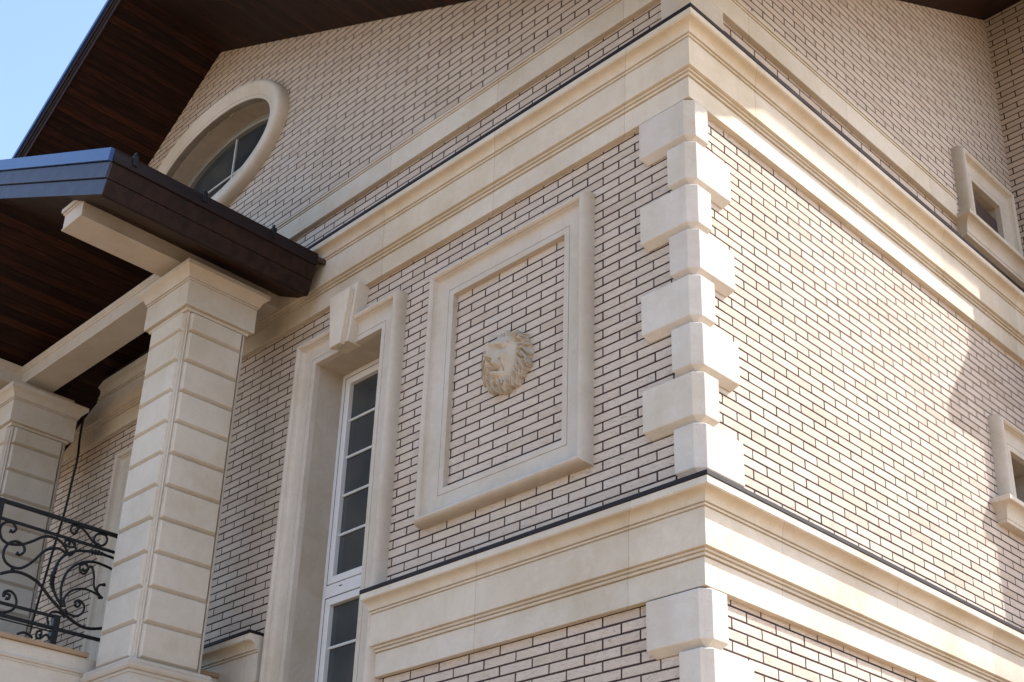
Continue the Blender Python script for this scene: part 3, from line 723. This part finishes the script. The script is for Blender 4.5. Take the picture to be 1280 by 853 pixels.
SCROLLS={
'A': [(-1.799, 0.927), (-1.772, 0.923), (-1.754, 0.953), (-1.786, 0.993), (-1.837, 0.986), (-1.871, 0.94), (-1.869, 0.888), (-1.838, 0.839), (-1.779, 0.824), (-1.688, 0.846), (-1.61, 0.896), (-1.533, 0.955), (-1.465, 0.975), (-1.39, 0.962), (-1.335, 0.915), (-1.303, 0.87)] ,
'B': [(-1.716, 0.77), (-1.685, 0.762), (-1.656, 0.802), (-1.679, 0.848), (-1.742, 0.856), (-1.794, 0.814), (-1.813, 0.739), (-1.783, 0.678), (-1.719, 0.653), (-1.652, 0.666), (-1.579, 0.736), (-1.51, 0.836), (-1.448, 0.885), (-1.378, 0.899), (-1.319, 0.874)] ,
'C': [(-1.279, 1.078), (-1.265, 1.104), (-1.288, 1.126), (-1.317, 1.112), (-1.323, 1.073), (-1.288, 1.057), (-1.25, 1.12), (-1.193, 1.095), (-1.127, 1.041), (-1.068, 1.031)] ,
'O': [(-1.075, 1.122), (-1.027, 1.121), (-1.009, 1.086), (-1.023, 1.044), (-1.067, 1.022), (-1.11, 1.033), (-1.119, 1.071), (-1.104, 1.105), (-1.075, 1.122)] ,
'D': [(-1.319, 0.956), (-1.311, 0.98), (-1.343, 0.985), (-1.352, 0.955), (-1.327, 0.939), (-1.277, 0.947), (-1.269, 0.98), (-1.306, 1.005), (-1.254, 0.939), (-1.275, 0.887), (-1.303, 0.866)] ,
'E': [(-1.276, 0.451), (-1.354, 0.535), (-1.39, 0.631), (-1.387, 0.756), (-1.334, 0.861), (-1.236, 0.926), (-1.111, 0.954), (-0.97, 0.958), (-0.85, 0.94)] ,
'F': [(-1.285, 0.449), (-1.316, 0.598), (-1.292, 0.729), (-1.217, 0.822), (-1.097, 0.875), (-0.963, 0.868), (-0.85, 0.84)] ,
'G': [(-1.175, 0.795), (-1.145, 0.78), (-1.124, 0.817), (-1.156, 0.84), (-1.195, 0.82), (-1.185, 0.768), (-1.142, 0.763), (-1.108, 0.836), (-1.069, 0.774), (-1.047, 0.672), (-0.964, 0.604)] ,
'H': [(-1.259, 0.456), (-1.276, 0.521), (-1.231, 0.595), (-1.146, 0.636), (-1.054, 0.634), (-0.964, 0.604)] ,
'P': [(-0.962, 0.719), (-1.006, 0.705), (-1.023, 0.669), (-1.006, 0.629), (-0.964, 0.604)] ,
'I': [(-1.185, 0.496), (-1.159, 0.482), (-1.139, 0.513), (-1.168, 0.532), (-1.187, 0.509), (-1.156, 0.539), (-1.109, 0.512), (-1.105, 0.457), (-1.151, 0.41), (-1.215, 0.411), (-1.256, 0.439)] ,
'J': [(-1.805, 0.576), (-1.712, 0.62), (-1.609, 0.623), (-1.497, 0.584), (-1.392, 0.499), (-1.29, 0.43), (-1.189, 0.369), (-1.074, 0.337), (-0.966, 0.354), (-0.85, 0.40)] ,
'K': [(-1.728, 0.404), (-1.706, 0.403), (-1.701, 0.434), (-1.73, 0.438), (-1.747, 0.413), (-1.746, 0.447), (-1.707, 0.466), (-1.663, 0.444), (-1.639, 0.39), (-1.655, 0.335), (-1.715, 0.294), (-1.772, 0.288)] ,
'L': [(-1.361, 0.287), (-1.38, 0.341), (-1.346, 0.395), (-1.284, 0.4), (-1.243, 0.372)] ,
'M': [(-1.417, 0.188), (-1.402, 0.204), (-1.414, 0.226), (-1.439, 0.212), (-1.438, 0.173), (-1.408, 0.168), (-1.363, 0.208), (-1.326, 0.171)] ,
'N': [(-1.589, 0.158), (-1.54, 0.182), (-1.486, 0.171), (-1.466, 0.154)] ,
}
for k, pts in SCROLLS.items():
    c = smooth_curve([V3(p) for p in pts], k=6); n = len(c)
    r = {'E': .0085, 'J': .0095, 'F': .0085, 'A': .0085, 'B': .0085, 'K': .008}.get(k, .0072)*1.3
    radii = [r*(1.0 + (.45 if i < 3 and k in 'ABCDGIKMP' else 0)) for i in range(n)]
    bm = bmesh.new(); tube(bm, c, r, 8, radii=radii); rl(finish(bm, 'scroll', IRON, rail, smooth=True))
# leaves wrapped on the big stem
def leaf(pts, w):
    bm = bmesh.new(); c = smooth_curve([V3(p) for p in pts], k=8); n = len(c)
    rad = [w*(.35+.65*math.sin(math.pi*min(1, (i+.5)/n)))*(1+.35*math.sin(i*2.1)) for i in range(n)]
    tube(bm, c, w, 7, radii=rad); rl(finish(bm, 'leaf', IRON, rail, smooth=False))
leaf([(-1.372,.55),(-1.398,.62),(-1.396,.70),(-1.372,.80)], .020)
leaf([(-1.15,.948),(-1.08,.960),(-1.00,.962)], .020)
for y, z in ((-1.719, .640), (-1.068, 1.018), (-.99, .607)):
    bm = bmesh.new(); bmesh.ops.create_uvsphere(bm, u_segments=12, v_segments=8, radius=.017, matrix=Matrix.Translation((RXp, y, z))); rl(finish(bm, 'collar', IRON, rail, smooth=True))
# scrolls of the part of the railing nearer the corner post (mirrored)
for k in ('A', 'B', 'J', 'E', 'F', 'H', 'I', 'G'):
    c = smooth_curve([Vector((RXp, -3.86-p[0], p[1])) for p in SCROLLS[k]], k=6)
    c = [p for p in c if -3.0 < p.y < -1.9]
    if len(c) > 3:
        bm = bmesh.new(); tube(bm, c, .0105, 8); rl(finish(bm, 'scroll', IRON, rail, smooth=True))

# ---- hanging cable
bm = bmesh.new()
cp = [(-7.864, -0.19, 3.558), (-7.884, -0.19, 3.341), (-7.888, -0.185, 3.163), (-7.844, -0.19, 2.936), (-7.874, -0.19, 2.679), (-7.911, -0.19, 2.364), (-8.032, -0.19, 1.88), (-8.161, -0.19, 1.303), (-8.219, -0.19, 0.853), (-8.259, -0.19, 0.162)]
tube(bm, smooth_curve(cp, k=8), .013, 8)
cb = finish(bm, 'hanging_cable', CABLE, None, smooth=True)
cb['label'] = 'thin black cable hanging down the brick wall behind the left column'; cb['category'] = 'cable'

# ---- lion head ornament: carved relief
def lion():
    cx, cz, Rr = -1.690, 1.824, .236
    NN = 210; ext = .29
    G = lambda x, y, a, b, sx, sy: math.exp(-((x-a)/sx)**2 - ((y-b)/sy)**2)
    def seg(x, y, x0, y0, x1, y1, w):
        dx, dy = x1-x0, y1-y0; t = max(0, min(1, ((x-x0)*dx+(y-y0)*dy)/(dx*dx+dy*dy)))
        return math.exp(-(((x-x0-t*dx)**2+(y-y0-t*dy)**2)/w**2))
    rnd = random.Random(3)
    locks = []
    for ringi, (r0, r1, cnt, amp, wd) in enumerate(((.135,.200,20,.020,.0085), (.160,.228,27,.018,.008), (.195,.252,33,.018,.008))):
        for i in range(cnt):
            a = 2*math.pi*(i+.5*ringi+rnd.uniform(-.25,.25))/cnt + .1
            sw = rnd.uniform(.10, .42)*(-1 if math.cos(a) > 0 else 1)*(.4+.6*abs(math.cos(a)))
            jr = rnd.uniform(-.012, .012); ph = rnd.uniform(0, 6)
            pts = []
            for q_ in range(6):
                t = q_/5; rr = r0+(r1+jr-r0)*t; aa = a + sw*t*t + .05*math.sin(ph+5*t)
                pts.append((rr*math.cos(aa)*.96, rr*math.sin(aa)*1.04))
            locks.append((pts, amp*rnd.uniform(.6, 1.4), wd))
    def outline(a):
        return Rr*(1.0 + .035*math.sin(11*a+.6) + .03*math.sin(17*a+2) + .018*math.sin(29*a)) * (1.02 if math.sin(a) < 0 else .99)
    def h(x, y):
        r = math.hypot(x, y); a = math.atan2(y, x); ro = outline(a); q = r/ro
        if q >= 1: return None
        z = .022 + .050*math.sqrt(max(0, 1-q**2.4))
        X, Y = (x+.040)/1.16, (y-.010)/1.25; A = abs(X)
        S = lambda a, b, sx, sy: G(A, Y, a, b, sx, sy)           # mirrored pair of bumps
        z += .070*G(X, Y, 0, .02, .090, .115)                    # skull
        z += .026*G(X, Y, 0, .092, .050, .036)                   # forehead
        z -= .010*G(X, Y, 0, .095, .006, .036)
        z += .026*seg(A, Y, .016, .066, .062, .078, .0115)       # brows
        z -= .044*S(.042, .044, .020, .014)                      # sockets
        z += .036*S(.042, .040, .0115, .0085)                     # eyes
        z += .052*seg(X, Y, 0, .065, 0, -.010, .018)             # bridge of the nose
        z += .040*G(X, Y, 0, -.016, .024, .013)                  # nose tip
        z += .016*S(.020, -.020, .009, .009); z -= .045*S(.013, -.029, .006, .0055)   # nostrils
        z += .050*S(.026, -.046, .024, .020)                     # muzzle
        z -= .030*G(X, Y, 0, -.044, .0035, .014)
        z -= .050*G(X, Y, 0, -.078, .024, .0075)                 # open mouth
        z -= .016*S(.030, -.071, .010, .008)
        z += .058*G(X, Y, 0, -.103, .030, .019)                  # chin
        z += .024*S(.076, -.004, .018, .030)                     # cheeks
        z -= .022*seg(A, Y, .046, -.020, .058, -.085, .006)
        z -= .014*seg(A, Y, .060, .030, .078, .050, .006)
        z += .034*S(.096, .086, .016, .020); z -= .034*S(.096, .083, .007, .010)      # ears
        m_ = min(1, max(0, (math.hypot(x/.125, (y-.012)/.160)-1)*4))
        if m_ > 0:
            best = 0
            for pts, amp, wd in locks:
                if abs(x-pts[2][0]) > .075 or abs(y-pts[2][1]) > .075: continue
                for i in range(5):
                    x0, y0 = pts[i]; x1, y1 = pts[i+1]
                    if abs(x-x0) > .04 or abs(y-y0) > .04: continue
                    v = amp*seg(x, y, x0, y0, x1, y1, wd*(1.2-.14*i)); best = max(best, v)
            z += m_*(best*2.3-.024)
        # beard locks below the chin
        z += .010*math.sin(x*260+y*60)*G(x, y, 0, -.175, .06, .030)
        return max(.004, z)
    bm = bmesh.new(); gr = {}
    for i in range(NN+1):
        for j in range(NN+1):
            x = -ext+2*ext*i/NN; y = -ext+2*ext*j/NN; z = h(x, y)
            if z is not None: gr[i, j] = bm.verts.new((cx+x, YW-z, cz+y))
    for i in range(NN):
        for j in range(NN):
            q = [gr.get(k) for k in ((i,j),(i+1,j),(i+1,j+1),(i,j+1))]
            if all(q): bm.faces.new(q)
    be = [e for e in bm.edges if e.is_boundary]
    ex = bmesh.ops.extrude_edge_only(bm, edges=be)
    for v in [g for g in ex['geom'] if isinstance(g, bmesh.types.BMVert)]: v.co.y = YW+.004
    loose = [v for v in bm.verts if not v.link_faces]
    for v in loose: bm.verts.remove(v)
    o = finish(bm, 'lion_head_ornament', LION, None, smooth=True, merge=False)
    o['label'] = 'carved stone lion head mounted in the framed brick panel'; o['category'] = 'ornament'
lion()
